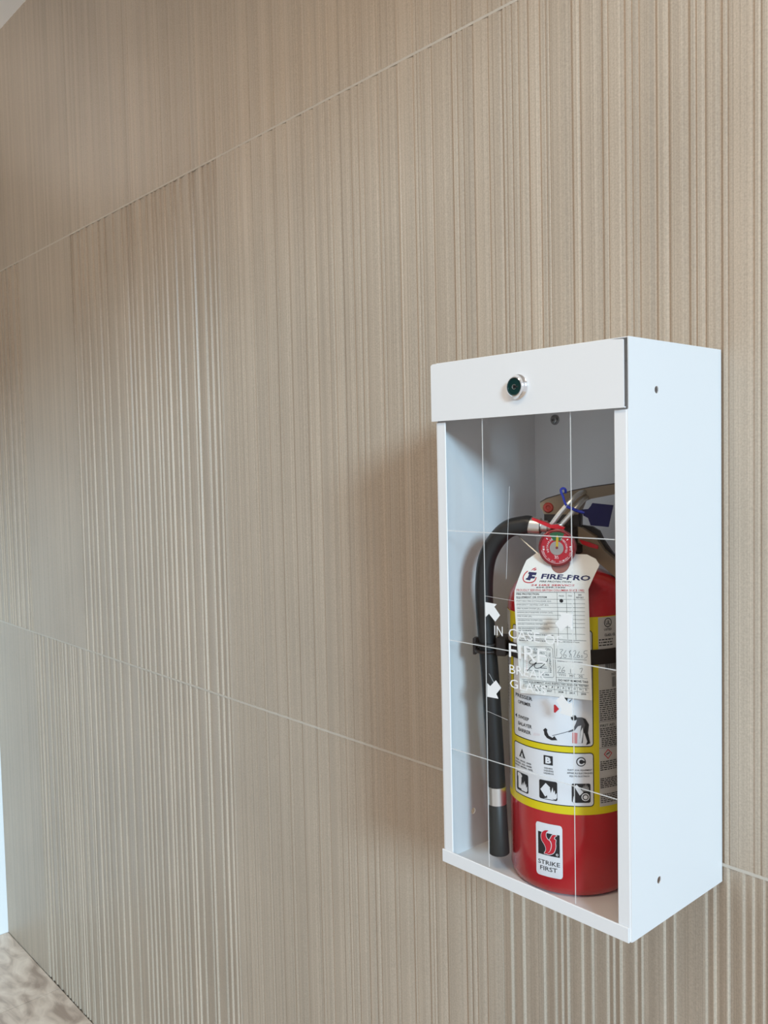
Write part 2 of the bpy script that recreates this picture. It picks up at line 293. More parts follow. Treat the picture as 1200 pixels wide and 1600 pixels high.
def spline(pts, k=6):
    """Catmull-Rom through pts"""
    P = [Vector(p) for p in pts]; out = []
    for i in range(len(P)-1):
        a, b, c, d = P[max(i-1, 0)], P[i], P[i+1], P[min(i+2, len(P)-1)]
        for j in range(k):
            t = j/k; out.append(.5*((2*b)+(c-a)*t+(2*a-5*b+4*c-d)*t*t+(3*b-a-3*c+d)*t**3))
    out.append(P[-1]); return out
def circle(cx, cy, r, n=24, ry=None): return [(cx+r*math.cos(2*math.pi*k/n), cy+(ry or r)*math.sin(2*math.pi*k/n)) for k in range(n)]
def rrect(x0, x1, y0, y1, r, n=5):
    p = []
    for cx, cy, a in ((x1-r, y1-r, 0), (x0+r, y1-r, 90), (x0+r, y0+r, 180), (x1-r, y0+r, 270)):
        for k in range(n+1): t = math.radians(a+90*k/n); p.append((cx+r*math.cos(t), cy+r*math.sin(t)))
    return p

TXT = {}
def text2d(s, bold):
    key = (s, round(bold, 3))
    if key not in TXT:
        c = bpy.data.curves.new('t', 'FONT'); c.body = s; c.size = 1; c.resolution_u = 2; c.offset = bold
        o = bpy.data.objects.new('t', c); COL.objects.link(o)
        dg = bpy.context.evaluated_depsgraph_get()
        me = bpy.data.meshes.new_from_object(o.evaluated_get(dg))
        vs = [(w.co.x, w.co.y) for w in me.vertices]; fs = [tuple(p.vertices) for p in me.polygons]
        bpy.data.objects.remove(o); bpy.data.curves.remove(c); bpy.data.meshes.remove(me)
        x0 = min(v[0] for v in vs); x1 = max(v[0] for v in vs); y0 = min(v[1] for v in vs); y1 = max(v[1] for v in vs)
        TXT[key] = ([((x-x0)/(x1-x0), (y-y0)/(y1-y0)-.5) for x, y in vs], fs)
    return TXT[key]

class Print:
    """flat print: collects 2D shapes per ink, then lays them on a surface"""
    def __init__(s): s.d = {}
    def ink(s, c): return s.d.setdefault(c, ([], []))
    def raw(s, c, vs, fs):
        V, Fc = s.ink(c); n = len(V); V += vs; Fc += [tuple(i+n for i in f) for f in fs]
    def text(s, c, t, x0, y0, x1, y1, h, bold=0, slant=0):
        vs, fs = text2d(t, bold); L = math.hypot(x1-x0, y1-y0); ex, ey = (x1-x0)/L, (y1-y0)/L
        out = [(x0+ex*(u*L)+(-ey+ex*slant)*v*h, y0+ey*(u*L)+(ex+ey*slant)*v*h) for u, v in vs]
        s.raw(c, out, fs)
    def poly(s, c, *loops):
        fl = [tuple(p) for l in loops for p in l]
        s.raw(c, fl, [tuple(t) for t in tessellate_polygon([[Vector((p[0], p[1], 0)) for p in l] for l in loops])])
    def line(s, c, pts, w, closed=False):
        P = [Vector(p) for p in pts]; n = len(P); vs = []; fs = []
        for i in range(n):
            a = P[i-1] if (closed or i) else P[i]; b = P[(i+1) % n] if (closed or i < n-1) else P[i]
            t = (b-a); t = t.normalized() if t.length > 1e-9 else Vector((1, 0)); q = Vector((-t.y, t.x))*w/2
            vs += [tuple(P[i]+q), tuple(P[i]-q)]
        for i in range(n if closed else n-1): j = (i+1) % n; fs.append((2*i, 2*i+1, 2*j+1, 2*j))
        s.raw(c, vs, fs)
    def greek(s, c, x0, x1, y, h, rnd, fill=.8):
        """a line of print too small to read: word-length dashes"""
        x = x0
        while x < x1:
            w = min(rnd.uniform(1.5, 5)*h, x1-x)
            s.poly(c, [(x, y-h*.32), (x+w, y-h*.32), (x+w, y+h*.32), (x, y+h*.32)]); x += w+h*.7*(1/fill-.5)
    def build(s, fn, parent, inks, span=None):
        out = []
        for c, (V, Fc) in s.d.items():
            if span:                       # curved surface: cut wide faces so that they follow it
                work = [[V[i] for i in f] for f in Fc]; V = []; Fc = []
                while work:
                    q = work.pop()
                    if max(p[0] for p in q)-min(p[0] for p in q) > span and len(q) < 9:
                        if len(q) > 3:
                            work += [[q[0], q[i], q[i+1]] for i in range(1, len(q)-1)]; continue
                        k = max(range(3), key=lambda i: abs(q[i][0]-q[(i+1) % 3][0])); a, b, e = q[k], q[(k+1) % 3], q[(k+2) % 3]
                        m_ = ((a[0]+b[0])/2, (a[1]+b[1])/2); work += [[a, m_, e], [m_, b, e]]; continue
                    Fc.append(tuple(range(len(V), len(V)+len(q)))); V += q
            nm, m, d = inks[c]; out.append(link(nm, [fn(u, v, d) for u, v in V], Fc, m, parent))
        return out

def tag(o, label, cat, group=None):
    o['label'] = label; o['category'] = cat
    if group: o['group'] = group
    return o
def struct(o, label=None):
    o['kind'] = 'structure'
    if label: o['label'] = label
    return o
def empty(name, loc=(0, 0, 0), rz=0):
    o = bpy.data.objects.new(name, None); COL.objects.link(o); o.location = loc; o.rotation_euler = (0, 0, rz); o.empty_display_size = .05; return o

# ------------------------------------------------------------ materials
def tile_material():
    m = bpy.data.materials.new('ribbed_stone_tile'); m.use_nodes = True; nt = m.node_tree; N = nt.nodes; Lk = nt.links; p = N['Principled BSDF']
    p.inputs['Roughness'].default_value = .42; p.inputs['Specular IOR Level'].default_value = .5
    tc = N.new('ShaderNodeTexCoord'); sep = N.new('ShaderNodeSeparateXYZ'); Lk.new(tc.outputs['Object'], sep.inputs[0])
    def streak(scale, zs, detail=2):
        mp = N.new('ShaderNodeMapping'); mp.inputs['Scale'].default_value = (scale, scale*.0, zs); Lk.new(tc.outputs['Object'], mp.inputs[0])
        n = N.new('ShaderNodeTexNoise'); n.inputs['Scale'].default_value = 1; n.inputs['Detail'].default_value = detail; Lk.new(mp.outputs[0], n.inputs['Vector']); return n
    fine = streak(650, .6, 2); broad = streak(60, .3, 2)
    cloud = N.new('ShaderNodeTexNoise'); cloud.inputs['Scale'].default_value = 3.5; cloud.inputs['Detail'].default_value = 6; Lk.new(tc.outputs['Object'], cloud.inputs['Vector'])
    grain = N.new('ShaderNodeTexNoise'); grain.inputs['Scale'].default_value = 420; grain.inputs['Detail'].default_value = 2; Lk.new(tc.outputs['Object'], grain.inputs['Vector'])
    def mix(a, b, fac, k):
        mr = N.new('ShaderNodeMapRange'); mr.inputs[1].default_value = .3; mr.inputs[2].default_value = .7; mr.inputs[3].default_value = 1-k; mr.inputs[4].default_value = 1+k
        Lk.new(fac, mr.inputs[0]); x = N.new('ShaderNodeMix'); x.data_type = 'RGBA'; x.blend_type = 'MULTIPLY'; x.inputs[0].default_value = 1
        if isinstance(a, tuple): x.inputs[6].default_value = a
        else: Lk.new(a, x.inputs[6])
        cb = N.new('ShaderNodeCombineColor'); [Lk.new(mr.outputs[0], cb.inputs[i]) for i in range(3)]; Lk.new(cb.outputs[0], x.inputs[7]); return x.outputs[2]
    base = (.440, .356, .272, 1)
    c = mix(base, None, fine.outputs['Fac'], .16); c = mix(c, None, broad.outputs['Fac'], .09); c = mix(c, None, cloud.outputs['Fac'], .05); c = mix(c, None, grain.outputs['Fac'], .10)
    Lk.new(c, p.inputs['Base Color'])
    b1 = N.new('ShaderNodeBump'); b1.inputs['Strength'].default_value = .55; b1.inputs['Distance'].default_value = .0005; Lk.new(fine.outputs['Fac'], b1.inputs['Height'])
    b2 = N.new('ShaderNodeBump'); b2.inputs['Strength'].default_value = .25; b2.inputs['Distance'].default_value = .0004; Lk.new(grain.outputs['Fac'], b2.inputs['Height']); Lk.new(b1.outputs['Normal'], b2.inputs['Normal'])
    Lk.new(b2.outputs['Normal'], p.inputs['Normal']); return m
TILE = tile_material()
GROUT = mat('pale_grout', (.54, .485, .41, 1), .85, bump=(300, .3))
WALLW = mat('white_wall_paint', (.82, .83, .82, 1), .6, bump=(140, .1))
PLASTER = mat('white_ceiling_paint', (.90, .89, .87, 1), .7, bump=(120, .1))
def floor_material():
    m = bpy.data.materials.new('brown_marble_floor'); m.use_nodes = True; nt = m.node_tree; N = nt.nodes; Lk = nt.links; p = N['Principled BSDF']
    p.inputs['Roughness'].default_value = .38
    tc = N.new('ShaderNodeTexCoord'); n = N.new('ShaderNodeTexNoise'); n.inputs['Scale'].default_value = 7; n.inputs['Detail'].default_value = 8; n.inputs['Distortion'].default_value = 1.4
    mp = N.new('ShaderNodeMapping'); mp.inputs['Scale'].default_value = (1, 2.2, 1); mp.inputs['Rotation'].default_value = (0, 0, .5)
    Lk.new(tc.outputs['Object'], mp.inputs[0]); Lk.new(mp.outputs[0], n.inputs['Vector'])
    r = N.new('ShaderNodeValToRGB'); e = r.color_ramp.elements; e[0].position = .32; e[0].color = srgb(168, 148, 133); e[1].position = .72; e[1].color = srgb(238, 222, 205)
    x = e.new(.5); x.color = srgb(211, 192, 175); Lk.new(n.outputs['Fac'], r.inputs[0]); Lk.new(r.outputs[0], p.inputs['Base Color']); return m
FLOORM = floor_material()
PAINT = mat('white_powder_coat', (.80, .80, .80, 1), .34, spec=.5, bump=(900, .04))
DARK = mat('dark_void', (.012, .012, .012, 1), .6)
CHROME = mat('chrome', (.85, .85, .86, 1), .12, 1)
GREENK = mat('dark_green_lock_core', (.004, .03, .028, 1), .25)
REDP = mat('red_enamel', (.50, .013, .020, 1), .22, coat=.6)
YEL = mat('yellow_label_print', srgb(226, 205, 20), .35)
LABW = mat('white_label_print', (.80, .80, .83, 1), .35)
LABG = mat('grey_label_print', (.52, .49, .46, 1), .4)
INK = mat('black_ink', (.015, .014, .016, 1), .4)
GINK = mat('grey_ink', (.10, .10, .11, 1), .5)
MIDG = mat('mid_grey_ink', (.30, .30, .31, 1), .5)
RINK = mat('red_ink', (.55, .02, .03, 1), .45)
PINK = mat('pale_red_ink', (.68, .25, .25, 1), .45)
NAVY = mat('navy_ink', (.018, .018, .085, 1), .45)
CARD = mat('tag_card', (.80, .78, .74, 1), .55, bump=(300, .05))
BROWNR = mat('tag_hole_ring', (.30, .12, .10, 1), .5)
RUBBER = mat('black_rubber_hose', (.014, .013, .013, 1), .42, bump=(500, .05))
NOZ = mat('dark_nozzle_plastic', (.028, .027, .024, 1), .45)
ALU = mat('brushed_aluminium', (.82, .81, .78, 1), .34, 1)
STEEL = mat('dull_steel', (.36, .36, .36, 1), .3, 1)
TAN = mat('tan_handle_coating', (.27, .20, .125, 1), .42)
BROWN = mat('dark_brown_metal', (.018, .011, .009, 1), .4)
REDPL = mat('red_plastic', (.60, .01, .02, 1), .3)
BLUE = mat('blue_plastic', (.005, .004, .055, 1), .4, spec=.25)
BLUE2 = mat('bright_blue_cord', (.012, .03, .38, 1), .4)
DIALG = mat('gauge_grey', (.33, .29, .27, 1), .45)
DIALGR = mat('gauge_green', (.02, .11, .04, 1), .4)
DIALY = mat('gauge_needle_yellow', (.55, .35, .02, 1), .4)
VINYL = mat('white_vinyl', (.86, .87, .87, 1), .5)

def pane_material():
    m = bpy.data.materials.new('clear_acrylic'); m.use_nodes = True; nt = m.node_tree; N = nt.nodes; N.clear(); Lk = nt.links
    out = N.new('ShaderNodeOutputMaterial'); tr = N.new('ShaderNodeBsdfTransparent'); tr.inputs[0].default_value = (.985, .988, .985, 1)
    gl = N.new('ShaderNodeBsdfGlossy'); gl.inputs['Roughness'].default_value = .03; fr = N.new('ShaderNodeFresnel'); fr.inputs[0].default_value = 1.42
    geo = N.new('ShaderNodeNewGeometry'); mu = N.new('ShaderNodeMath'); mu.operation = 'SUBTRACT'; mu.use_clamp = True; Lk.new(fr.outputs[0], mu.inputs[0]); Lk.new(geo.outputs['Backfacing'], mu.inputs[1])
    mx = N.new('ShaderNodeMixShader'); Lk.new(mu.outputs[0], mx.inputs[0]); Lk.new(tr.outputs[0], mx.inputs[1]); Lk.new(gl.outputs[0], mx.inputs[2]); Lk.new(mx.outputs[0], out.inputs[0]); return m
ACRYL = pane_material()
def clear_material(name, col, white):
    m = bpy.data.materials.new(name); m.use_nodes = True; nt = m.node_tree; N = nt.nodes; Lk = nt.links; p = N['Principled BSDF']
    p.inputs['Base Color'].default_value = col; p.inputs['Roughness'].default_value = .4
    tr = N.new('ShaderNodeBsdfTransparent'); mx = N.new('ShaderNodeMixShader'); mx.inputs[0].default_value = white
    Lk.new(tr.outputs[0], mx.inputs[1]); Lk.new(p.outputs[0], mx.inputs[2]); Lk.new(mx.outputs[0], N['Material Output'].inputs[0]); return m
SCORE = clear_material('scored_acrylic', (.85, .86, .85, 1), .52)

# ------------------------------------------------------------ wall_back: ribbed tiles
wall = struct(MB().box(LEFT_X-.15, RIGHT_X+.15, .012, .15, FLOOR_Z, CEIL_Z).build('wall_back', GROUT), 'ribbed taupe stone tile wall')
JX = [-2.157, -1.77, -1.36, -.96, -.565, -.165, .22, .60, .99, 1.38, 1.77, 1.95]
ROWS = [('low', FLOOR_Z, 0.0), ('mid', 0.0, 1.2), ('top', 1.2, CEIL_Z)]
L_LIST = [-1.3477,-1.3105,-1.2813,-1.2526,-1.2104,-1.1761,-1.1359,-1.0838,-1.0334,-1.0088,-.9846,-.9607,-.9314,-.897,-.869,-.8524,-.8251,-.8037,-.7722,-.7566,-.7261,-.6864,-.6718,-.629,-.6057,-.5829,-.5694]
R_LIST = [-.5399,-.5228,-.5059,-.4933,-.4727,-.4363,-.4284,-.3895,-.3518,-.3407,-.3044,-.2555,-.2453,-.2184,-.1826,-.1572,-.1385,-.108,-.0872,-.0743,-.0327,-.0232,.0165,.0218,.0557,.0634,.071,.0984,.1431,.1547,.1661,.1885,.2266,.2476,.2538,.2656,.2782,.2966,.3176,.3281,.3342,.3734,.3868,.4228,.4312,.458,.4681,.4789,.5042,.5224,.55,.5586,.5713,.5928,.6319]
LOW_LIST = [.2415,.2654,.3054,.3267,.3385,.3493,.3754,.393,.419,.4288,.4404,.465,.4742,.5091,.5241,.5693,.5805,.6011,.6195,.6315,.6448]
SMALL = {round(x, 4): k for x, k in ((.2266, .35), (.5928, 1.3), (-.1572, .5), (.6319, .5), (-.1826, .5), (-.5399, .6), (-.5228, .6), (-.5059, .6))}
def tile_kind(row, c):
    xc = (JX[c]+JX[c+1])/2
    if row == 'mid':
        return 'R' if (-1.77 < xc < -1.36 or xc > -.565) else 'L'
    if row == 'low':
        return 'L' if (-1.77 < xc < -.565 or xc > .22) else 'R'
    return 'R'
def rib_edges(row, c, rnd):
    a, b = JX[c], JX[c+1]; kind = tile_kind(row, c); xc = (a+b)/2
    src = LOW_LIST if (row == 'low' and xc > .22) else (L_LIST if -1.36 < xc < -.565 else R_LIST)
    e = [x for x in src if a+.004 < x < b-.004]
    lo = e[-1] if e else a
    if lo < b-.08:                        # outside the part of the pattern the photo shows: same kind of strips
        x = lo
        while True:
            x += rnd.choice((.009, .012, .018, .024, .03, .04))
            if x > b-.008: break
            e.append(x)
    return e
for ri, (rn, z0, z1) in enumerate(ROWS):
    for c in range(len(JX)-1):
        rnd = random.Random(100+c*7)
        a, b = JX[c]+.00005, JX[c+1]-.00005; kind = tile_kind(rn, c); es = [a]+rib_edges(rn, c, rnd)+[b]
        faint = -1.77 < (a+b)/2 < -1.36 or (a+b)/2 < -1.77
        prof = []                         # (x, depth into the wall)
        for i in range(len(es)-1):
            l, r = es[i], es[i+1]; w = r-l
            h = min(.0030, .0012+.085*w)*rnd.uniform(.8, 1.1)*SMALL.get(round(r, 4), 1)
            if faint and kind == 'R': h *= .45
            if kind == 'L': h *= 1.25
            if kind == 'R':               # strip leans to the right, then a step forward hidden from the right
                s = min(.0006, w*.1)
                prof += [(l+s, .0002), (l+w*.12, .0), (l+w*.55, h*.22), (l+w*.85, h*.7), (r, h)]
            else:                         # strip leans to the left, then a bevelled step back that faces right
                s = min(h*.75, w*.22)
                prof += [(l+.0001, h), (l+w*.2, h*.88), (l+w*.55, h*.35), (r-s-w*.08, .0001), (r-s, .0001)]
                if i == len(es)-2: prof.append((r, h))
        gz = .0021; za, zb = z0+(gz if ri else 0), z1-(gz if ri < 2 else 0)
        v = []; f = []; n = len(prof)
        for x, d in prof: v += [(x, d, za), (x, d, zb)]
        for i in range(n-1): f.append((2*i, 2*i+2, 2*i+3, 2*i+1))
        m0 = len(v); v += [(prof[0][0], .012, za), (prof[-1][0], .012, za), (prof[0][0], .012, zb), (prof[-1][0], .012, zb)]
        f += [(m0, 0, 1, m0+2), (m0+1, m0+3, 2*n-1, 2*n-2), tuple([m0, m0+1]+[2*i for i in range(n-1, -1, -1)]), tuple([m0+3, m0+2]+[2*i+1 for i in range(n)])]
        link('wall_tile', v, f, TILE, wall)
for zz in (0.0, 1.2):
    MB().box(LEFT_X, RIGHT_X, .0004, .0125, zz-.0021, zz+.0021).build('grout_line', GROUT, wall)

# floor with square marble tiles, ceiling, side walls
floor = struct(MB().box(LEFT_X-.15, RIGHT_X+.15, NEAR_Y, .15, FLOOR_Z-.12, FLOOR_Z-.009).build('floor', GROUT), 'brown marble tiled floor')
fx0 = -1.672
for i in range(-1, 8):
    for j in range(0, 4):
        x0 = max(fx0+i*.6, LEFT_X); x1 = min(fx0+(i+1)*.6, RIGHT_X); y1 = -j*.6; y0 = y1-.6
        MB().box(x0+.0012, x1-.0012, y0+.0012, y1-.0012, FLOOR_Z-.009, FLOOR_Z).build('floor_tile', FLOORM, floor)
ceil = struct(MB().box(LEFT_X-.15, RIGHT_X+.15, NEAR_Y, .15, CEIL_Z, CEIL_Z+.12).build('ceiling', PLASTER), 'white ceiling above the ribbed wall')
LAMPM = mat('lamp_diffuser', (.9, .88, .84, 1), .5)
for lx in (-1.0, .9):                     # warm recessed light panels of the room
    MB().box(lx-.62, lx+.62, -1.42, -1.10, CEIL_Z-.012, CEIL_Z-.001).build('light_panel', LAMPM, ceil)
    l = bpy.data.lights.new('light_panel_lamp', 'AREA'); l.shape = 'RECTANGLE'; l.size = 1.2; l.size_y = .28; l.energy = 5.5 if lx < 0 else 13; l.color = (1, .79, .55)
    lo = bpy.data.objects.new('light_panel_lamp', l); COL.objects.link(lo); lo.location = (lx, -1.26, CEIL_Z-.016)
struct(MB().box(LEFT_X-.15, LEFT_X, NEAR_Y, .012, FLOOR_Z, CEIL_Z).build('wall_left', WALLW), 'white wall at the far end')
WOOD = mat('dark_brown_light_block', (.085, .062, .045, 1), .5, mottle=(6, .3))
struct(MB().box(LEFT_X-.15, -.60, NEAR_Y-.12, NEAR_Y, FLOOR_Z, CEIL_Z).build('light_block_wall', WOOD), 'unseen dark brown wall added to cut light')  # out-of-view wall added to darken pane reflections and the fill beside the cabinet
ul = bpy.data.lights.new('ceiling_fill', 'AREA'); ul.shape = 'RECTANGLE'; ul.size = 1.4; ul.size_y = .06; ul.energy = 5.0; ul.color = (1, .97, .93)  # unseen uplight added only to brighten the ceiling corner
ulo = bpy.data.objects.new('ceiling_fill', ul); COL.objects.link(ulo); ulo.location = (LEFT_X+.06, -1.2, 1.60); ulo.rotation_euler = (math.pi, 0, math.pi/2)
MB().box(LEFT_X, LEFT_X+.12, -1.9, -.1, 1.52, 1.59).build('fill_ledge', WALLW, bpy.data.objects['wall_left'])  # unseen ledge added to go with the ceiling uplight
wr = MB(); wr.box(RIGHT_X, RIGHT_X+.15, NEAR_Y, .012, 1.86, CEIL_Z); wr.box(RIGHT_X, RIGHT_X+.15, -.16, .012, FLOOR_Z, 1.86)
struct(wr.build('wall_right', WALLW), 'white wall framing the glazed opening')

# ------------------------------------------------------------ extinguisher cabinet
XL, XR, YF, ZT, ZBOT = .2999, .5905, -.2095, .6523, -.0217
T = .0012
cab = empty('extinguisher_cabinet', ((XL+XR)/2, 0, ZBOT))
CO = Vector(((XL+XR)/2, 0, ZBOT))
def cbuild(mb, name, m, parent=cab, smooth=False):
    mb.v = [tuple(Vector(v)-CO) for v in mb.v]; return mb.build(name, m, parent, smooth)
tag(cab, 'white steel wall cabinet with clear front and green keyed lock', 'cabinet')
cbuild(MB().box(XL+T, XR-T, -.0025, -.0005, ZBOT+T, ZT-T), 'back_panel', PAINT)
cbuild(MB().box(XL, XR-.0002, YF+.004, -.0005, ZT-T, ZT, .0004), 'top_panel', PAINT)
cbuild(MB().box(XL, XR-.0002, YF+.001, -.0005, ZBOT, ZBOT+T, .0004), 'bottom_panel', PAINT)
for x0, x1, side in ((XL, XL+T, -1), (XR-T, XR, 1)):
    ol = [(-.0005, ZBOT), (-.0005, ZT), (YF+.0028, ZT), (YF+.0028, ZT-.078), (YF+.0006, ZT-.079), (YF+.0006, ZBOT+.0015), (YF+.003, ZBOT)]
    holes = [circle(-.1503, .5968, .0042), circle(-.1509, .0311, .0042)]
    cbuild(MB().prism([ol]+[h[::-1] for h in holes], lambda u, v, d: (d, u, v), x0, x1), 'side_panel', PAINT)
    fx = (XL, XL+.0165) if side < 0 else (XR-.0172, XR)
    # folded front flange: rounded outer bend, return edge at the pane
    st = MB(); o_ = fx[0] if side < 0 else fx[1]; i_ = fx[1] if side < 0 else fx[0]; sg = 1 if side < 0 else -1
    pr = [(o_, YF+.0028), (o_+sg*.0003, YF+.0013), (o_+sg*.0011, YF+.0004), (o_+sg*.0024, YF), (i_-sg*.0008, YF), (i_, YF+.0006), (i_, YF+.0010), (o_+sg*.0012, YF+.0010), (o_+sg*.0012, YF+.0028)]
    st.prism([pr], lambda u, v, d: (u, v, d), ZBOT+.0015, ZT-.079)
    cbuild(st, 'front_flange', PAINT, smooth=False)
# lip along the bottom of the front
lp = MB().prism([[(YF-.0022, -.0218), (YF-.0022, -.0056), (YF-.0016, -.0048), (YF-.0004, -.0048), (YF-.0004, -.0205), (YF+.003, -.0207), (YF+.003, -.0222), (YF-.0014, -.0224)]], lambda u, v, d: (d, u, v), XL-.0012, XR-.0028)
cbuild(lp, 'bottom_lip', PAINT)
# header cover across the top of the front
HX0, HX1, HZ0, HZ1, HY = .2952, .5886, .5752, .6506, -.2135
hd = MB(); ol = [(HX0, HZ0), (HX1, HZ0), (HX1, HZ1-.0022), (HX1-.0012, HZ1-.0016), (HX1-.02, HZ1-.0004), (HX0+.004, HZ1), (HX0+.0025, HZ1-.0004), (HX0, HZ1-.0022)]
hd.prism([ol, circle(.4432, .6091, .0095)[::-1]], lambda u, v, d: (u, d, v), HY, HY+T)
hd.box(HX0+.004, HX1-.02, HY+T, -.195, HZ1-T-.0004, HZ1-.0004)       # top return
hd.box(HX0, HX0+T, HY+T, -.204, HZ0, HZ1-.004); hd.box(HX0, HX1, HY+T, -.2098, HZ0, HZ0+T)
hdr = cbuild(hd, 'header_cover', PAINT)
lk = MB(); LM = Matrix.Translation((.4432, HY, .6091)) @ Matrix.Rotation(math.radians(90), 4, 'X')
lk.lathe([(.0125, 0), (.0152, .0002), (.0150, .0016), (.0130, .0034), (.0119, .0075), (.0108, .0082), (.0108, .004), (0.0, .004)], 56, LM)
cbuild(lk, 'lock_collar', CHROME, hdr, True)
lk = MB(); lk.lathe([(.0108, .003), (.0108, .0072), (.0104, .0080), (.0096, .0076), (.0094, .0068), (0, .0068)], 56, LM); cbuild(lk, 'lock_core', GREENK, hdr, True)
kh = MB(); y_ = HY-.0069
kh.prism([circle(.4424, .6091, .0022, 20)], lambda u, v, d: (u, d, v), y_, y_-.0003); kh.box(.4424, .4482, y_-.0003, y_, .6083, .6099)
cbuild(kh, 'keyhole', DARK, hdr)
kr = MB(); kr.tube([(.4424+.0028*math.cos(t), y_-.0001, .6091+.0028*math.sin(t)) for t in [math.radians(40+10*k) for k in range(29)]], .0003, 6)
cbuild(kr, 'keyhole_rim', ALU, hdr)
# machine screw that fixes the back panel
sc = MB(); SM = Matrix.Translation((.3385, -.0025, .5796)) @ Matrix.Rotation(math.radians(90), 4, 'X')
sc.lathe([(.0075, 0), (.0075, .001), (.0052, .0012), (.0050, .0034), (.0036, .0042), (.0020, .0042), (.0020, .0022), (0, .0022)], 24, SM); cbuild(sc, 'screw', STEEL, cab, True)
# clear scored pane
PY0, PY1 = -.2084, -.2056
pane = cbuild(MB().box(XL+.0016, XR-.0016, PY0, PY1, -.012, .590), 'pane', ACRYL)
SX = (.3800, .5147); SZ = (.4306, .2842, .1372)
for x in SX: cbuild(MB().box(x-.0006, x+.0006, PY0-.00012, PY0+.0002, -.0045, .5750), 'score_line', SCORE, pane)
for z in SZ: cbuild(MB().box(.3168, .5735, PY0-.00014, PY0+.0002, z-.0006, z+.0006), 'score_line', SCORE, pane)
for p0, p1 in (((.4231, .4893), (.4158, .3738)), ((.3794, .3495), (.4276, .3477)), ((.3850, .2500), (.3974, .2336)), ((.3790, .2010), (.4145, .1959))):   # hairline scratches in the acrylic
    cbuild(MB().tube([(p0[0], PY0-.0001, p0[1]), (p1[0], PY0-.0001, p1[1])], .00022, 4), 'scratch', SCORE, pane)
pp = Print()
for s, x0, x1, z, h in (('IN', .3951, .4090, .3072, .0121), ('CASE OF', .4184, .5000, .3068, .0121), ('FIRE', .4186, .4764, .2853, .0172), ('BREAK', .4190, .4760, .2617, .0110), ('GLASS', .4194, .4756, .2437, .0110)):
    pp.text('w', s, x0, z, x1, z, h, .0)
pp.build(lambda u, v, d: Vector((u, PY0-d, v))-CO, pane, {'w': ('lettering', VINYL, .0003)})
for A in D['ARROWS']:
    for mir in (0, 1):
        pts = [((2*.4475-x if mir else x), z) for x, z in A]
        if mir: pts = pts[::-1]
        cbuild(MB().prism([pts], lambda u, v, d: (u, d, v), PY0-.00035, PY0-.0001), 'arrow', VINYL, pane)

# ------------------------------------------------------------ fire extinguisher (local axes: -Y is the label side)
CX, CY, TH, RB, ZB = .4392, -.1109, math.radians(26), .0795, -.0205
ext = tag(empty('fire_extinguisher', (CX, CY, ZB), TH), 'red fire extinguisher with yellow bordered label standing in the white cabinet', 'fire extinguisher')
body = MB().lathe([(0, .006), (.058, .006), (.066, .0006), (.0715, .0006), (.0765, .004), (.0795, .013), (.0795, .350), (.0788, .360), (.0755, .372), (.068, .384), (.056, .393), (.040, .400), (.024, .404), (.020, .406), (.020, .412), (0, .412)], 96)
body = body.build('cylinder', REDP, ext, True)
def cylmap(a, z, d): t = math.radians(a); return ((RB+d)*math.sin(t), -(RB+d)*math.cos(t), z)
def band(name, m, a0, a1, zf0, zf1, d, parent, step=3):
    n = max(2, int((a1-a0)/step)); v = []; f = []
    for i in range(n+1):
        a = a0+(a1-a0)*i/n; v += [cylmap(a, zf0(a), d), cylmap(a, zf1(a), d)]
    for i in range(n): f.append((2*i, 2*i+2, 2*i+3, 2*i+1))
    return link(name, v, f, m, parent, False)
zc = lambda z: (lambda a: z)
LZ0, LZ1 = .1058, .3498
label = band('label', YEL, -150, 150, zc(LZ0), zc(LZ1), .0003, ext)
def rbox(a0, a1, z0, z1, r):
    ra = math.degrees(r/RB)
    def cut(a):
        q = max(0, a0+ra-a, a-(a1-ra))/ra; return r*(1-math.sqrt(max(0, 1-q*q)))
    band('label_panel', LABW, a0, a1, lambda a: z0+cut(a), lambda a: z1-cut(a), .0005, label, 1)
    o = []
    for k, p in enumerate(rrect(a0*RB*math.pi/180, a1*RB*math.pi/180, z0, z1, r)): o.append((math.degrees(p[0]/RB), p[1]))
    dense = []
    for i in range(len(o)):
        p, q = o[i], o[(i+1) % len(o)]; n = max(1, int(abs(q[0]-p[0])/3))
        dense += [(p[0]+(q[0]-p[0])*k/n, p[1]+(q[1]-p[1])*k/n) for k in range(n)]
    v = []; f = []; n = len(dense); w = .0011
    cz = (z0+z1)/2; ca = (a0+a1)/2
    for i, (a, z) in enumerate(dense):
        p = dense[i-1]; q = dense[(i+1) % n]; t = Vector(((q[0]-p[0])*RB*math.pi/180, q[1]-p[1])).normalized(); nn = Vector((-t.y, t.x))*w/2
        for s in (1, -1): v.append(cylmap(a+s*math.degrees(nn.x/RB), z+s*nn.y, .0007))
    for i in range(n): j = (i+1) % n; f.append((2*i, 2*i+1, 2*j+1, 2*j))
    link('label_border', v, f, INK, label)
rbox(-52.0, 29.6, .1168, .1828, .004); rbox(-52.0, 29.6, .1912, .3334, .004)
band('label_panel', LABG, 35.2, 118, zc(.1150), zc(.3490), .0005, label)
band('label_panel', LABG, -118, -59, zc(.1150), zc(.3490), .0005, label)
cp = Print(); rnd = random.Random(3)
for t in D['CYL']:
    s, a0, z0, a1, z1, h = t
    if s in ('STRIKE', 'FIRST') and z0 < .05: continue
    zm = (z0+z1)/2; cp.text('k', s, a0*1.0, zm, a1, zm, h, .012 if s != 'CLASS / CL' else .03)
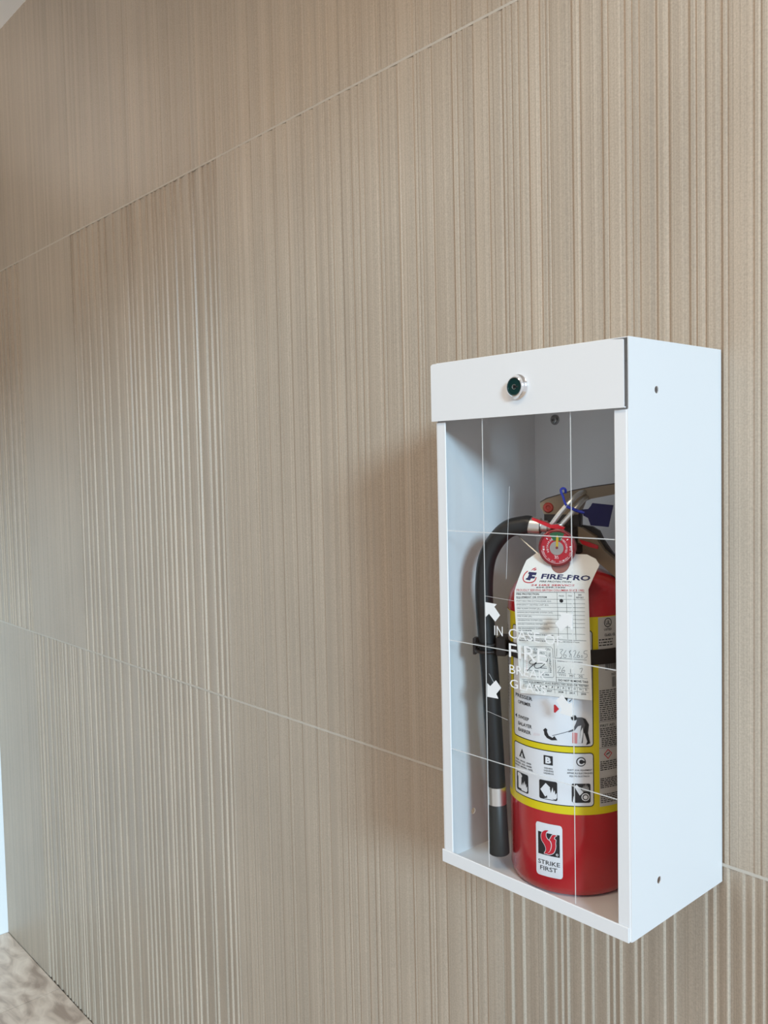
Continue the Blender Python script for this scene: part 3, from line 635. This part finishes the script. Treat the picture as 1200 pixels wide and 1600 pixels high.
INKS = {'k': ('lettering', INK, .0008), 'k2': ('lettering', INK, .0012), 'w': ('lettering', LABW, .0010), 'g': ('lettering', GINK, .0009), 'r': ('lettering', RINK, .0009), 'p': ('lettering', PINK, .0010), 'rk': ('lettering', RINK, .0009), 'm': ('lettering', MIDG, .0011)}
def A2(pts): return [tuple(p) for p in pts]
ca = lambda cx, cz, r, n=28: [(cx+math.degrees(r/RB)*math.cos(2*math.pi*k/n), cz+r*math.sin(2*math.pi*k/n)) for k in range(n)]
def rr_a(a0, a1, z0, z1, r): return [(math.degrees(p[0]/RB), p[1]) for p in rrect(math.radians(a0)*RB, math.radians(a1)*RB, z0, z1, r)]
def cyl_print(p, names): p.build(lambda u, v, d: cylmap(u, v, d), label, {c: (names.get(c, names['*']), m, d) for c, (_, m, d) in INKS.items()}, 2.0)
# class symbols A, B, C
q = Print(); q.poly('k', [(-38.9, .1770), (-43.4, .1654), (-34.6, .1654)]); q.text('w', 'A', -40.9, .1681, -37.0, .1681, .0058, .03); cyl_print(q, {'*': 'class_symbol', 'w': 'class_letter'})
q = Print(); q.poly('k', [(-14.3, .1768), (-14.3, .1652), (-5.8, .1652), (-5.8, .1768)]); q.text('w', 'B', -12.6, .1710, -7.4, .1710, .0082, .05); cyl_print(q, {'*': 'class_symbol', 'w': 'class_letter'})
q = Print(); q.poly('k', ca(18.7, .1724, .0058)); q.poly('w', ca(18.7, .1724, .0046)); q.poly('k2', ca(19.0, .1724, .0027)+[]); cyl_print(q, {'*': 'class_symbol', 'w': 'class_ring', 'k2': 'class_letter'})
q = Print(); q.poly('k2', [(19.2, .1710), (21.9, .1710), (21.9, .1738), (19.2, .1738)]); cyl_print(q, {'*': 'class_bar'})
# pictogram squares: burning bin, spilling can with flames, plug and motor
flame = lambda a, z, s: [(a+x*s, z+y*s*.0016) for x, y in ((-3.2, 0), (-3.6, 2.2), (-2.6, 4), (-2.4, 2.8), (-1.4, 5.4), (-.9, 3.2), (.3, 6.6), (.8, 3.6), (1.6, 5.2), (2, 2.6), (2.9, 3.8), (3, 1.2), (2.2, 0))]
def pict(a0, a1, shapes):
    q = Print(); q.poly('k', rr_a(a0, a1, .1213, .1452, .0022)); cyl_print(q, {'*': 'pictogram'})
    for c, sh in shapes: q = Print(); q.poly(c, sh); cyl_print(q, {'*': 'pictogram_shape'})
pict(-48, -31.2, [('w', [(-46, .1440), (-46, .1395), (-45.2, .1395), (-45, .1245), (-40.6, .1245), (-40.2, .1395), (-39.4, .1400), (-39.4, .1420), (-42, .1445)]), ('w', flame(-36.2, .1228, 1.3))])
pict(-19, -2.1, [('w', [(-17.8, .1330), (-12.6, .1420), (-8.6, .1375), (-9.2, .1300), (-13.2, .1246)]), ('w', flame(-6.6, .1232, 1.4)), ('w', [(-14.4, .1222), (-9.6, .1246), (-4.6, .1222)])])
pict(10.4, 26.7, [('w', [(12.6, .1418), (14.8, .1440), (20.4, .1345), (17.2, .1305)]), ('m', flame(22.4, .1358, .95)), ('w', ca(22.2, .1285, .0049)), ('k2', ca(22.2, .1285, .0037)), ('w', [(11.2, .1217), (12.0, .1300), (13.0, .1262), (12.6, .1217)])])
q = Print(); INKS['x'] = ('', LABW, .0014); q.poly('x', ca(22.2, .1285, .0025)); cyl_print(q, {'*': 'pictogram_shape'})
# operating picture: stooping figure sweeping a hose, arrows, small stamp
q = Print(); q.poly('g', A2(D['MAN'])); cyl_print(q, {'*': 'figure_print'})
q = Print(); q.poly('k2', [(20.2, .2272), (22.9, .2256), (25.8, .2185), (25.3, .2128), (24.9, .2082), (26.8, .1953), (23.1, .1932), (24.2, .1978), (22.0, .2071), (21.0, .2110), (22.6, .2180)]); cyl_print(q, {'*': 'figure_print'})
q = Print(); q.poly('w', [(15.9, .1958), (18.0, .2020), (18.6, .2100), (20.4, .2150), (20.8, .2090), (19.2, .1958)]); cyl_print(q, {'*': 'figure_print'})
q = Print(); q.poly('k2', ca(12.8, .2268, .0032)); q.poly('p', A2(D['MANEXT'])); q.line('g', A2(D['HOSEL']), .0007); cyl_print(q, {'*': 'figure_print', 'p': 'canister_print', 'g': 'hose_print'})
q = Print(); q.poly('k', A2(D['BLKARR'])); q.poly('r', A2(D['REDARR'])); cyl_print(q, {'*': 'arrow_print'})
for k in range(6): cp.line('r', [(-24.3+k*1.2, .1985+.0003*k), (-23.7+k*1.2, .2025)], .0005)
cp.poly('k', [(2.0, .2515), (4.6, .2520), (4.4, .2478), (3.6, .2472)]); cp.poly('k', [(5.2, .2515), (8.0, .2518), (7.4, .2468), (5.8, .2462)]); cp.poly('k', [(8.8, .2470), (11.8, .2500), (12.4, .2508), (9.6, .2462)])
# right hand panel: listing mark, fine print, bars, hazard diamond
cp.poly('k', ca(44.9, .3420, .0056), ca(44.9, .3420, .0046)[::-1]); cp.text('k', 'UL', 42.6, .3420, 47.2, .3420, .0052, .02)
def fine(a0, a1, z_hi, z_lo, n, c='k', h=.0011):
    for k in range(n):
        z = z_hi+(z_lo-z_hi)*(k+.5)/n; a = a0
        while a < a1:
            w = min(rnd.uniform(1.2, 4.2), a1-a); cp.poly(c, [(a, z-h/2), (a+w, z-h/2), (a+w, z+h/2), (a, z+h/2)]); a += w+.7
fine(35.8, 50, .3232, .3130, 3, 'k', .0014); fine(36, 56, .2600, .2215, 15, 'k'); fine(36, 56, .2130, .2010, 5); fine(37.5, 54, .2005, .1890, 5, 'k'); fine(36, 58, .1720, .1595, 5); fine(36, 58, .1508, .1375, 6); fine(36.2, 58, .1310, .1190, 5)
fine(-112, -66, .1700, .1300, 12); fine(-112, -66, .3300, .2200, 26)
for z in (.2206, .1880): cp.poly('k', [(35.3, z-.0002), (58, z-.0002), (58, z+.0002), (35.3, z+.0002)])
a = 42.0
while a < 54: w = rnd.uniform(.25, .9); cp.poly('k', [(a, .2835), (a+w, .2835), (a+w, .2935), (a, .2935)]); a += w+rnd.uniform(.3, .7)
for k in range(4): cp.poly('k', [(49+k*1.1, .2620), (49.5+k*1.1, .2620), (49.5+k*1.1, .2745), (49+k*1.1, .2745)])
dd = [(43.7, .1860), (39.4, .1799), (43.8, .1734), (48.2, .1799)]; di = [(43.7, .1846), (40.4, .1799), (43.8, .1748), (47.2, .1799)]
cp.poly('rk', dd, di[::-1]); cp.poly('k', [(42, .1786), (45.6, .1806), (45.6, .1818), (42, .1800)])
cyl_print(cp, {'*': 'lettering'})
# maker's sticker low on the cylinder
SA0, SA1, SZ0, SZ1 = -23.3, 1.9, .0232, .0906
cr = .004; cra = math.degrees(cr/RB)
def scut(a): q = max(0, SA0+cra-a, a-(SA1-cra))/cra; return cr*(1-math.sqrt(max(0, 1-q*q)))
sticker = band('sticker', LABW, SA0, SA1, lambda a: SZ0+scut(a), lambda a: SZ1-scut(a), .0004, ext, .6)
sp = Print(); sp.poly('k', [(-21.0, .0502), (-.5, .0502), (-.5, .0786), (-21.0, .0786)])
def grow(pts, k):
    cx = sum(p[0] for p in pts)/len(pts); out = []
    n = len(pts)
    for i in range(n):
        p, q, r_ = pts[i-1], pts[i], pts[(i+1) % n]; t = Vector(((r_[0]-p[0])*RB*math.pi/180, r_[1]-p[1])).normalized()
        out.append((q[0]+math.degrees(t.y*k/RB)*SGN[0], q[1]-t.x*k*SGN[0]))
    return out
def sgn(pts): return 1 if sum((pts[i-1][0]*pts[i][1]-pts[i][0]*pts[i-1][1]) for i in range(len(pts))) > 0 else -1
for key in ('SF_S', 'SF_F'):
    P = [tuple(p) for p in D[key]]; P = [tuple(v)[:2] for v in spline([(x, z*1000, 0) for x, z in P+[P[0]]], 4)[:-1]]; P = [(x, z/1000) for x, z in P]
    SGN = [sgn(P)]; sp.poly('w', grow(P, .0007)); sp.poly('r', P)
sp.text('k', 'STRIKE', -21.2, .0407, -.5, .0407, .0056, .012); sp.text('k', 'FIRST', -19.2, .0330, -3.0, .0330, .0056, .012)
sp.poly('g', ca(-2.9, .0534, .0016, 14), ca(-2.9, .0534, .0011, 14)[::-1]); sp.text('g', 'R', -3.5, .0534, -2.4, .0534, .0016)
sp.build(lambda u, v, d: cylmap(u, v, d), sticker, {'k': ('lettering', INK, .0005), 'w': ('lettering', LABW, .0007), 'r': ('lettering', mat('sticker_red_ink', (.58, .012, .03, 1), .4), .0009), 'g': ('lettering', LABW, .0008)}, 2.0)
# clamp strap round the cylinder with the hose keeper
sv = MB(); n = 60
for i in range(n+1):
    t = 2*math.pi*i/n
    for r_, z in ((RB+.0009, .2916), (RB+.0024, .2916), (RB+.0024, .3100), (RB+.0009, .3100)): sv.v.append((r_*math.sin(t), -r_*math.cos(t), z))
for i in range(n):
    for k in range(4): sv.f.append((4*i+k, 4*i+4+k, 4*i+4+(k+1) % 4, 4*i+(k+1) % 4))
strap = sv.build('strap', BROWN, ext, True)
kp = MB(); kp.box(-.088, -.074, -.044, -.012, .289, .313, .002)
kp.tube([(-.1028+.0150*math.cos(t), -.03+.0150*math.sin(t), .302) for t in [2*math.pi*k/24 for k in range(24)]], .0022, 8, True)
kp.tube([(-.1026+.0150*math.cos(t), -.03+.0150*math.sin(t), .293) for t in [2*math.pi*k/24 for k in range(24)]], .0022, 8, True)
kp.box(-.121, -.1165, -.036, -.024, .2875, .3095, .001)
kp.build('hose_keeper', BROWN, strap)
# valve
vb = MB().lathe([(.0235, .404), (.0235, .411), (.0205, .413), (.0205, .421), (.0235, .423), (.0235, .432), (.018, .436), (.018, .455), (0, .455)], 40)
vb.box(-.0285, .016, -.0125, .0125, .434, .4725, .0015)
valve = vb.build('valve_body', BROWN, ext, True)
ps = MB().prism([D['POST']], lambda u, v, d: (u, d, v), -.007, .009); ps.build('lever_post', BROWN, valve)
def plate(name, pts, y0, y1, m, parent):
    a = sum(pts[i-1][0]*pts[i][1]-pts[i][0]*pts[i-1][1] for i in range(len(pts)))
    return MB().prism([pts if a > 0 else pts[::-1]], lambda u, v, d: (u, d, v), y0, y1).build(name, m, parent)
def inset(pts, k):
    a = 1 if sum(pts[i-1][0]*pts[i][1]-pts[i][0]*pts[i-1][1] for i in range(len(pts))) > 0 else -1; out = []
    for i in range(len(pts)):
        p, q, r_ = Vector(pts[i-1]), Vector(pts[i]), Vector(pts[(i+1) % len(pts)])
        n1 = Vector((-(q-p).y, (q-p).x)).normalized(); n2 = Vector((-(r_-q).y, (r_-q).x)).normalized(); nn = (n1+n2); nn = nn/max(.5, nn.length**2/2)
        out.append(tuple(q+nn*k*a))
    return out
LV = D['LEVER']; lev = plate('squeeze_lever', LV, -.0125, .0125, TAN, ext)
top = [p for p in LV[0:7]]; dk = top+[(x, z-.0011) for x, z in top[::-1]]
plate('lever_edge', dk, -.0131, .0131, BROWN, lev)
rv = MB(); RM = Matrix.Translation((-.0233, -.0125, .4800)) @ Matrix.Rotation(math.radians(90), 4, 'X'); rv.lathe([(.0066, 0), (.0066, .0012), (.0054, .0024), (.0030, .0024), (.0022, .0014), (0, .0014)], 28, RM)
rv.build('rivet', mat('red_rivet', (.34, .035, .02, 1), .4), lev, True)
hnd = plate('carry_handle', D['HANDLE'], -.0125, .0050, TAN, ext)
plate('handle_flange', D['GRIP'], .0050, .0130, BROWN, hnd)
# safety pin, red tie, coupling, hose, nozzle
pin = MB()
pin.tube(spline([(-.0121, -.0500, .4600), (-.0011, -.0490, .4754), (.0107, -.0460, .4886), (.0185, -.0340, .4972), (.0225, -.0125, .4995)], 6), .0033, 14)
pin.tube(spline([(-.0012, -.0440, .4600), (.0080, -.0420, .4705), (.0147, -.0400, .4785), (.0215, -.0300, .4880), (.0250, -.0125, .4930)], 6), .0033, 14)
pin.tube([(-.0121, -.0500, .4600), (-.0066, -.0470, .4588), (-.0012, -.0440, .4600)], .0033, 14)
pin.build('pull_pin', ALU, ext, True)
plate('pin_tie', D['RED1'], -.062, -.056, REDPL, ext); plate('pin_tie', D['RED2'], -.026, -.022, REDPL, ext)
QM = Matrix.Translation((-.0505, -.03, .4590)) @ Matrix.Rotation(math.radians(94), 4, 'Y')
cpl = MB(); prof = [(.0090, 0), (.0102, .0006)]
cpl.lathe([(.0092, 0), (.0104, .0008), (.0104, .0205), (.0094, .0215), (.0080, .0218), (.0080, .0225), (.0074, .0228), (.0074, .0300), (.0055, .0304), (.0055, .034)], 48, QM)
hose_pts = [(-.0440, .4588), (-.0496, .4590), (-.0714, .4538), (-.0887, .4378), (-.1002, .4167), (-.1049, .3913), (-.1058, .3574), (-.1028, .3067), (-.0993, .2558), (-.0967, .2047), (-.0944, .1535), (-.0929, .1123)]
hose = MB().tube(spline([(x, -.03, z) for x, z in hose_pts], 6), .0117, 24).build('hose', RUBBER, ext, True)
cpl.build('coupling', ALU, hose, True)
cc = MB(); cc.tube([(-.028, -.03, .4575), (-.018, -.018, .457), (-.012, -.008, .457)], .0062, 14); cc.build('elbow', BROWN, hose, True)
ax0 = Vector((-.0929, -.03, .1130)); ax1 = Vector((-.0905, -.03, .0075)); nd = (ax1-ax0).normalized()
NM = Matrix.Translation(ax0) @ Vector((0, 0, 1)).rotation_difference(nd).to_matrix().to_4x4()
MB().lathe([(.0110, 0), (.0123, .0005), (.0123, .0238), (.0110, .0243)], 40, NM).build('crimp_band', ALU, hose, True)
NM2 = Matrix.Translation(ax0+nd*.0243) @ Vector((0, 0, 1)).rotation_difference(nd).to_matrix().to_4x4()
MB().lathe([(.0116, 0), (.0121, .001), (.0137, .062), (.0137, .0655), (.0125, .0668), (.0075, .0668), (.0060, .058), (0, .058)], 40, NM2).build('nozzle', NOZ, hose, True)
# pressure gauge, facing a little towards the right
GM = Matrix.Translation((.0002, -.0705, .4347)) @ Matrix.Rotation(math.radians(90), 4, 'X')
g = MB().lathe([(.0180, 0), (.0224, .0010), (.0228, .0085), (.0222, .0108), (.0208, .0118), (.0200, .0108), (.0198, .0092), (0, .0092)], 64, GM).build('pressure_gauge', mat('gauge_case', (.30, .05, .055, 1), .25, .4), ext, True)
def disc(name, loops, y, m, par):
    p = Print(); p.poly('x', *loops); p.build(lambda u, v, d: (u+.0002, y, v+.4347), par, {'x': (name, m, 0)})
disc('dial', [circle(0, 0, .0198, 48)], -.0799, mat('gauge_dial_red', (.44, .012, .025, 1), .4), g)
disc('green_zone', [[(.0192*math.sin(math.radians(t)), .0192*math.cos(math.radians(t))) for t in range(-28, 29, 4)]+[(.0090*math.sin(math.radians(t)), .0090*math.cos(math.radians(t))) for t in range(28, -29, -4)]], -.0801, DIALGR, g)
disc('dial_centre', [circle(-.0004, -.0006, .0084, 32)], -.0803, DIALG, g)
disc('needle', [[(-.0014, -.001), (.0014, -.001), (.0020, .0120), (.0005, .0160), (-.0008, .0120)]], -.0805, DIALY, g)
disc('hub', [circle(0, 0, .0016, 16)], -.0807, mat('gauge_hub_red', (.2, .03, .03, 1), .4), g)
gp = Print()
def ring_text(s, r, a_mid, span, h):
    n = len(s)
    for i, ch in enumerate(s):
        if ch == ' ': continue
        a = math.radians(a_mid+span*((i+.5)/n-.5)); w = math.radians(span)*r/n*.68; c, q = math.cos(a), math.sin(a); x, z = r*q, r*c
        gp.text('w', ch, x-c*w/2, z+q*w/2, x+c*w/2, z-q*w/2, h, .0)
ring_text('RECHARGE', .0118, -72, 95, .0022); ring_text('OVERCHARGED', .0118, 72, 100, .0022); ring_text('100', .0164, -92, 20, .0024); ring_text('195', .0164, 92, 20, .0024)
ring_text('UL', .0118, 186, 30, .0036); ring_text('USE NO OTHER', .0172, 222, 70, .0016); ring_text('DRY CHEMICAL', .0172, 140, 66, .0016)
for t in (-48, 52): gp.line('w', [(.0150*math.sin(math.radians(t)), .0150*math.cos(math.radians(t))), (.0172*math.sin(math.radians(t)), .0172*math.cos(math.radians(t)))], .0009)
gp.line('w', [(.0190*math.sin(math.radians(t)), .0190*math.cos(math.radians(t))) for t in range(100, 261, 8)], .0003)
gp.build(lambda u, v, d: (u+.0002, -.0802, v+.4347), g, {'w': ('lettering', VINYL, 0)})
MB().tube([(.0002, -.071, .4347), (.0002, -.016, .4347)], .0065, 16).build('gauge_stem', BROWN, g, True)

# ------------------------------------------------------------ service tag hanging on the gauge stem
TPW = Vector((CX, CY)) + Vector((math.sin(TH), -math.cos(TH)))*.0835
TA = math.radians(20)
stag = empty('service_tag', (TPW.x, TPW.y, ZB), TA)
tag(stag, 'white card inspection tag with printed table hanging on the extinguisher gauge', 'tag')
def tagmap(s, z, d):
    back = .0 if z < .385 else (z-.385)**2*9.0 ; return (s, -d+back, z)
OUTL = [(-.0300, .4264), (-.0411, .4177), (-.0537, .3803), (-.0543, .3700), (-.0481, .2523), (.0417, .2525), (.0388, .3755), (.0386, .3862), (.0501, .4149), (.0448, .4216), (.0265, .4290)]
rows = 24; v = []; f = []
def xspan(z):
    xs = []
    for i in range(len(OUTL)):
        (x0, z0), (x1, z1) = OUTL[i-1], OUTL[i]
        if (z0-z)*(z1-z) <= 0 and abs(z1-z0) > 1e-9: xs.append(x0+(x1-x0)*(z-z0)/(z1-z0))
    return min(xs), max(xs)
zs = sorted(set([.2526, .30, .34, .3700, .3755, .3803, .3862, .40, .4149, .4177, .4216, .4263]+[.385+.004*k for k in range(10)]))
for z in zs:
    x0, x1 = xspan(z)
    for x in (x0, x1): v += [tagmap(x, z, .0), tagmap(x, z, -.0004)]
for i in range(len(zs)-1):
    b = 4*i; f += [(b, b+2, b+6, b+4), (b+1, b+5, b+7, b+3), (b, b+4, b+5, b+1), (b+2, b+3, b+7, b+6)]
link('card', v, f, CARD, stag)
tp = Print()
for s, x0, z0, x1, z1, h, c, bold, sl in D['TAG']:
    tp.text(c, s, x0, z0, x1, z1, h, bold, sl)
for pts, w, c in D['TAGL']:
    p = [tuple(q)[:2] for q in (spline([(x, z, 0) for x, z in pts], 4) if len(pts) > 2 and len(pts) not in (5,) and pts[0] != pts[-1] and len(pts) != 8 else [(x, z, 0) for x, z in pts])]
    tp.line(c, p, w)
tp.text('ink', 'TECHNICIAN', -.0101, .3066, -.0087, .2818, .0026, 0)
for (a, b, h) in D['TAGG']:
    n = 14; rr = random.Random(int(a[1]*1e4))
    L_ = b[0]-a[0]; x = a[0]
    while x < b[0]:
        w = min(rr.uniform(.0006, .0022), b[0]-x); t = (x-a[0])/L_; z = a[1]+(b[1]-a[1])*t
        tp.poly('grey', [(x, z-h*.4), (x+w, z-h*.4), (x+w, z+h*.4), (x, z+h*.4)]); x += w+.0006
for k in range(7): tp.line('redstamp', [(-.0402+.0002*k, .2830+.0024*k), (-.0384, .2832+.0024*k)], .0005)
tp.poly('ink', circle(.0056, .3708, .0023, 20))
tp.poly('navy', [tuple(p) for p in D['LOGO_F']]); tp.line('red', [tuple(q)[:2] for q in spline([(x, z, 0) for x, z in D['LOGO_R']], 5)], .0012)
for fl in D['LOGO_FL']: tp.poly('red', [tuple(p) for p in fl])
tp.poly('ring', circle(.0027, .4155, .0118, 28))
tp.build(tagmap, stag, {'ink': ('lettering', INK, .0002), 'grey': ('lettering', GINK, .0002), 'red': ('lettering', RINK, .0002), 'navy': ('lettering', NAVY, .0002), 'ring': ('hole_ring', BROWNR, .0003), 'redstamp': ('lettering', PINK, .0002)})
# tie wire of the tag (world -> tag local)
def ext2tag(p):
    w = Vector((CX, CY)) + Vector((math.cos(TH), math.sin(TH)))*p[0] + Vector((-math.sin(TH), math.cos(TH)))*p[1]; d = w-TPW
    return (d.x*math.cos(TA)+d.y*math.sin(TA), -d.x*math.sin(TA)+d.y*math.cos(TA), p[2])
MB().tube([ext2tag((-.0573, -.034, .444)), ext2tag((-.0440, -.050, .4365)), ext2tag((-.0260, -.064, .4250))], .0011, 8).build('tie_wire', ALU, stag, True)

# ------------------------------------------------------------ blue seal threaded on the pin
seal = tag(empty('tamper_seal', (CX, CY, ZB), TH), 'dark blue plastic seal tied to the silver pull pin', 'seal')
plate('seal_flag', D['BLUE'], -.053, -.0500, BLUE, seal)
sg = MB(); sg.tube(spline([(.0080, -.0545, .4835), (.0151, -.0545, .4805), (.0213, -.0525, .4776), (.0290, -.0515, .4758)], 5), .0019, 10)
sg.tube(spline([(.0072, -.0540, .4850), (.0049, -.0525, .4891), (.0029, -.0510, .4955), (.0003, -.0500, .5013), (.0003, -.0495, .5045), (.003, -.049, .5059), (.0054, -.048, .5039), (.005, -.046, .5000)], 5), .0015, 10)
sg.build('seal_cord', BLUE2, seal, True)
bpy.context.view_layer.update()
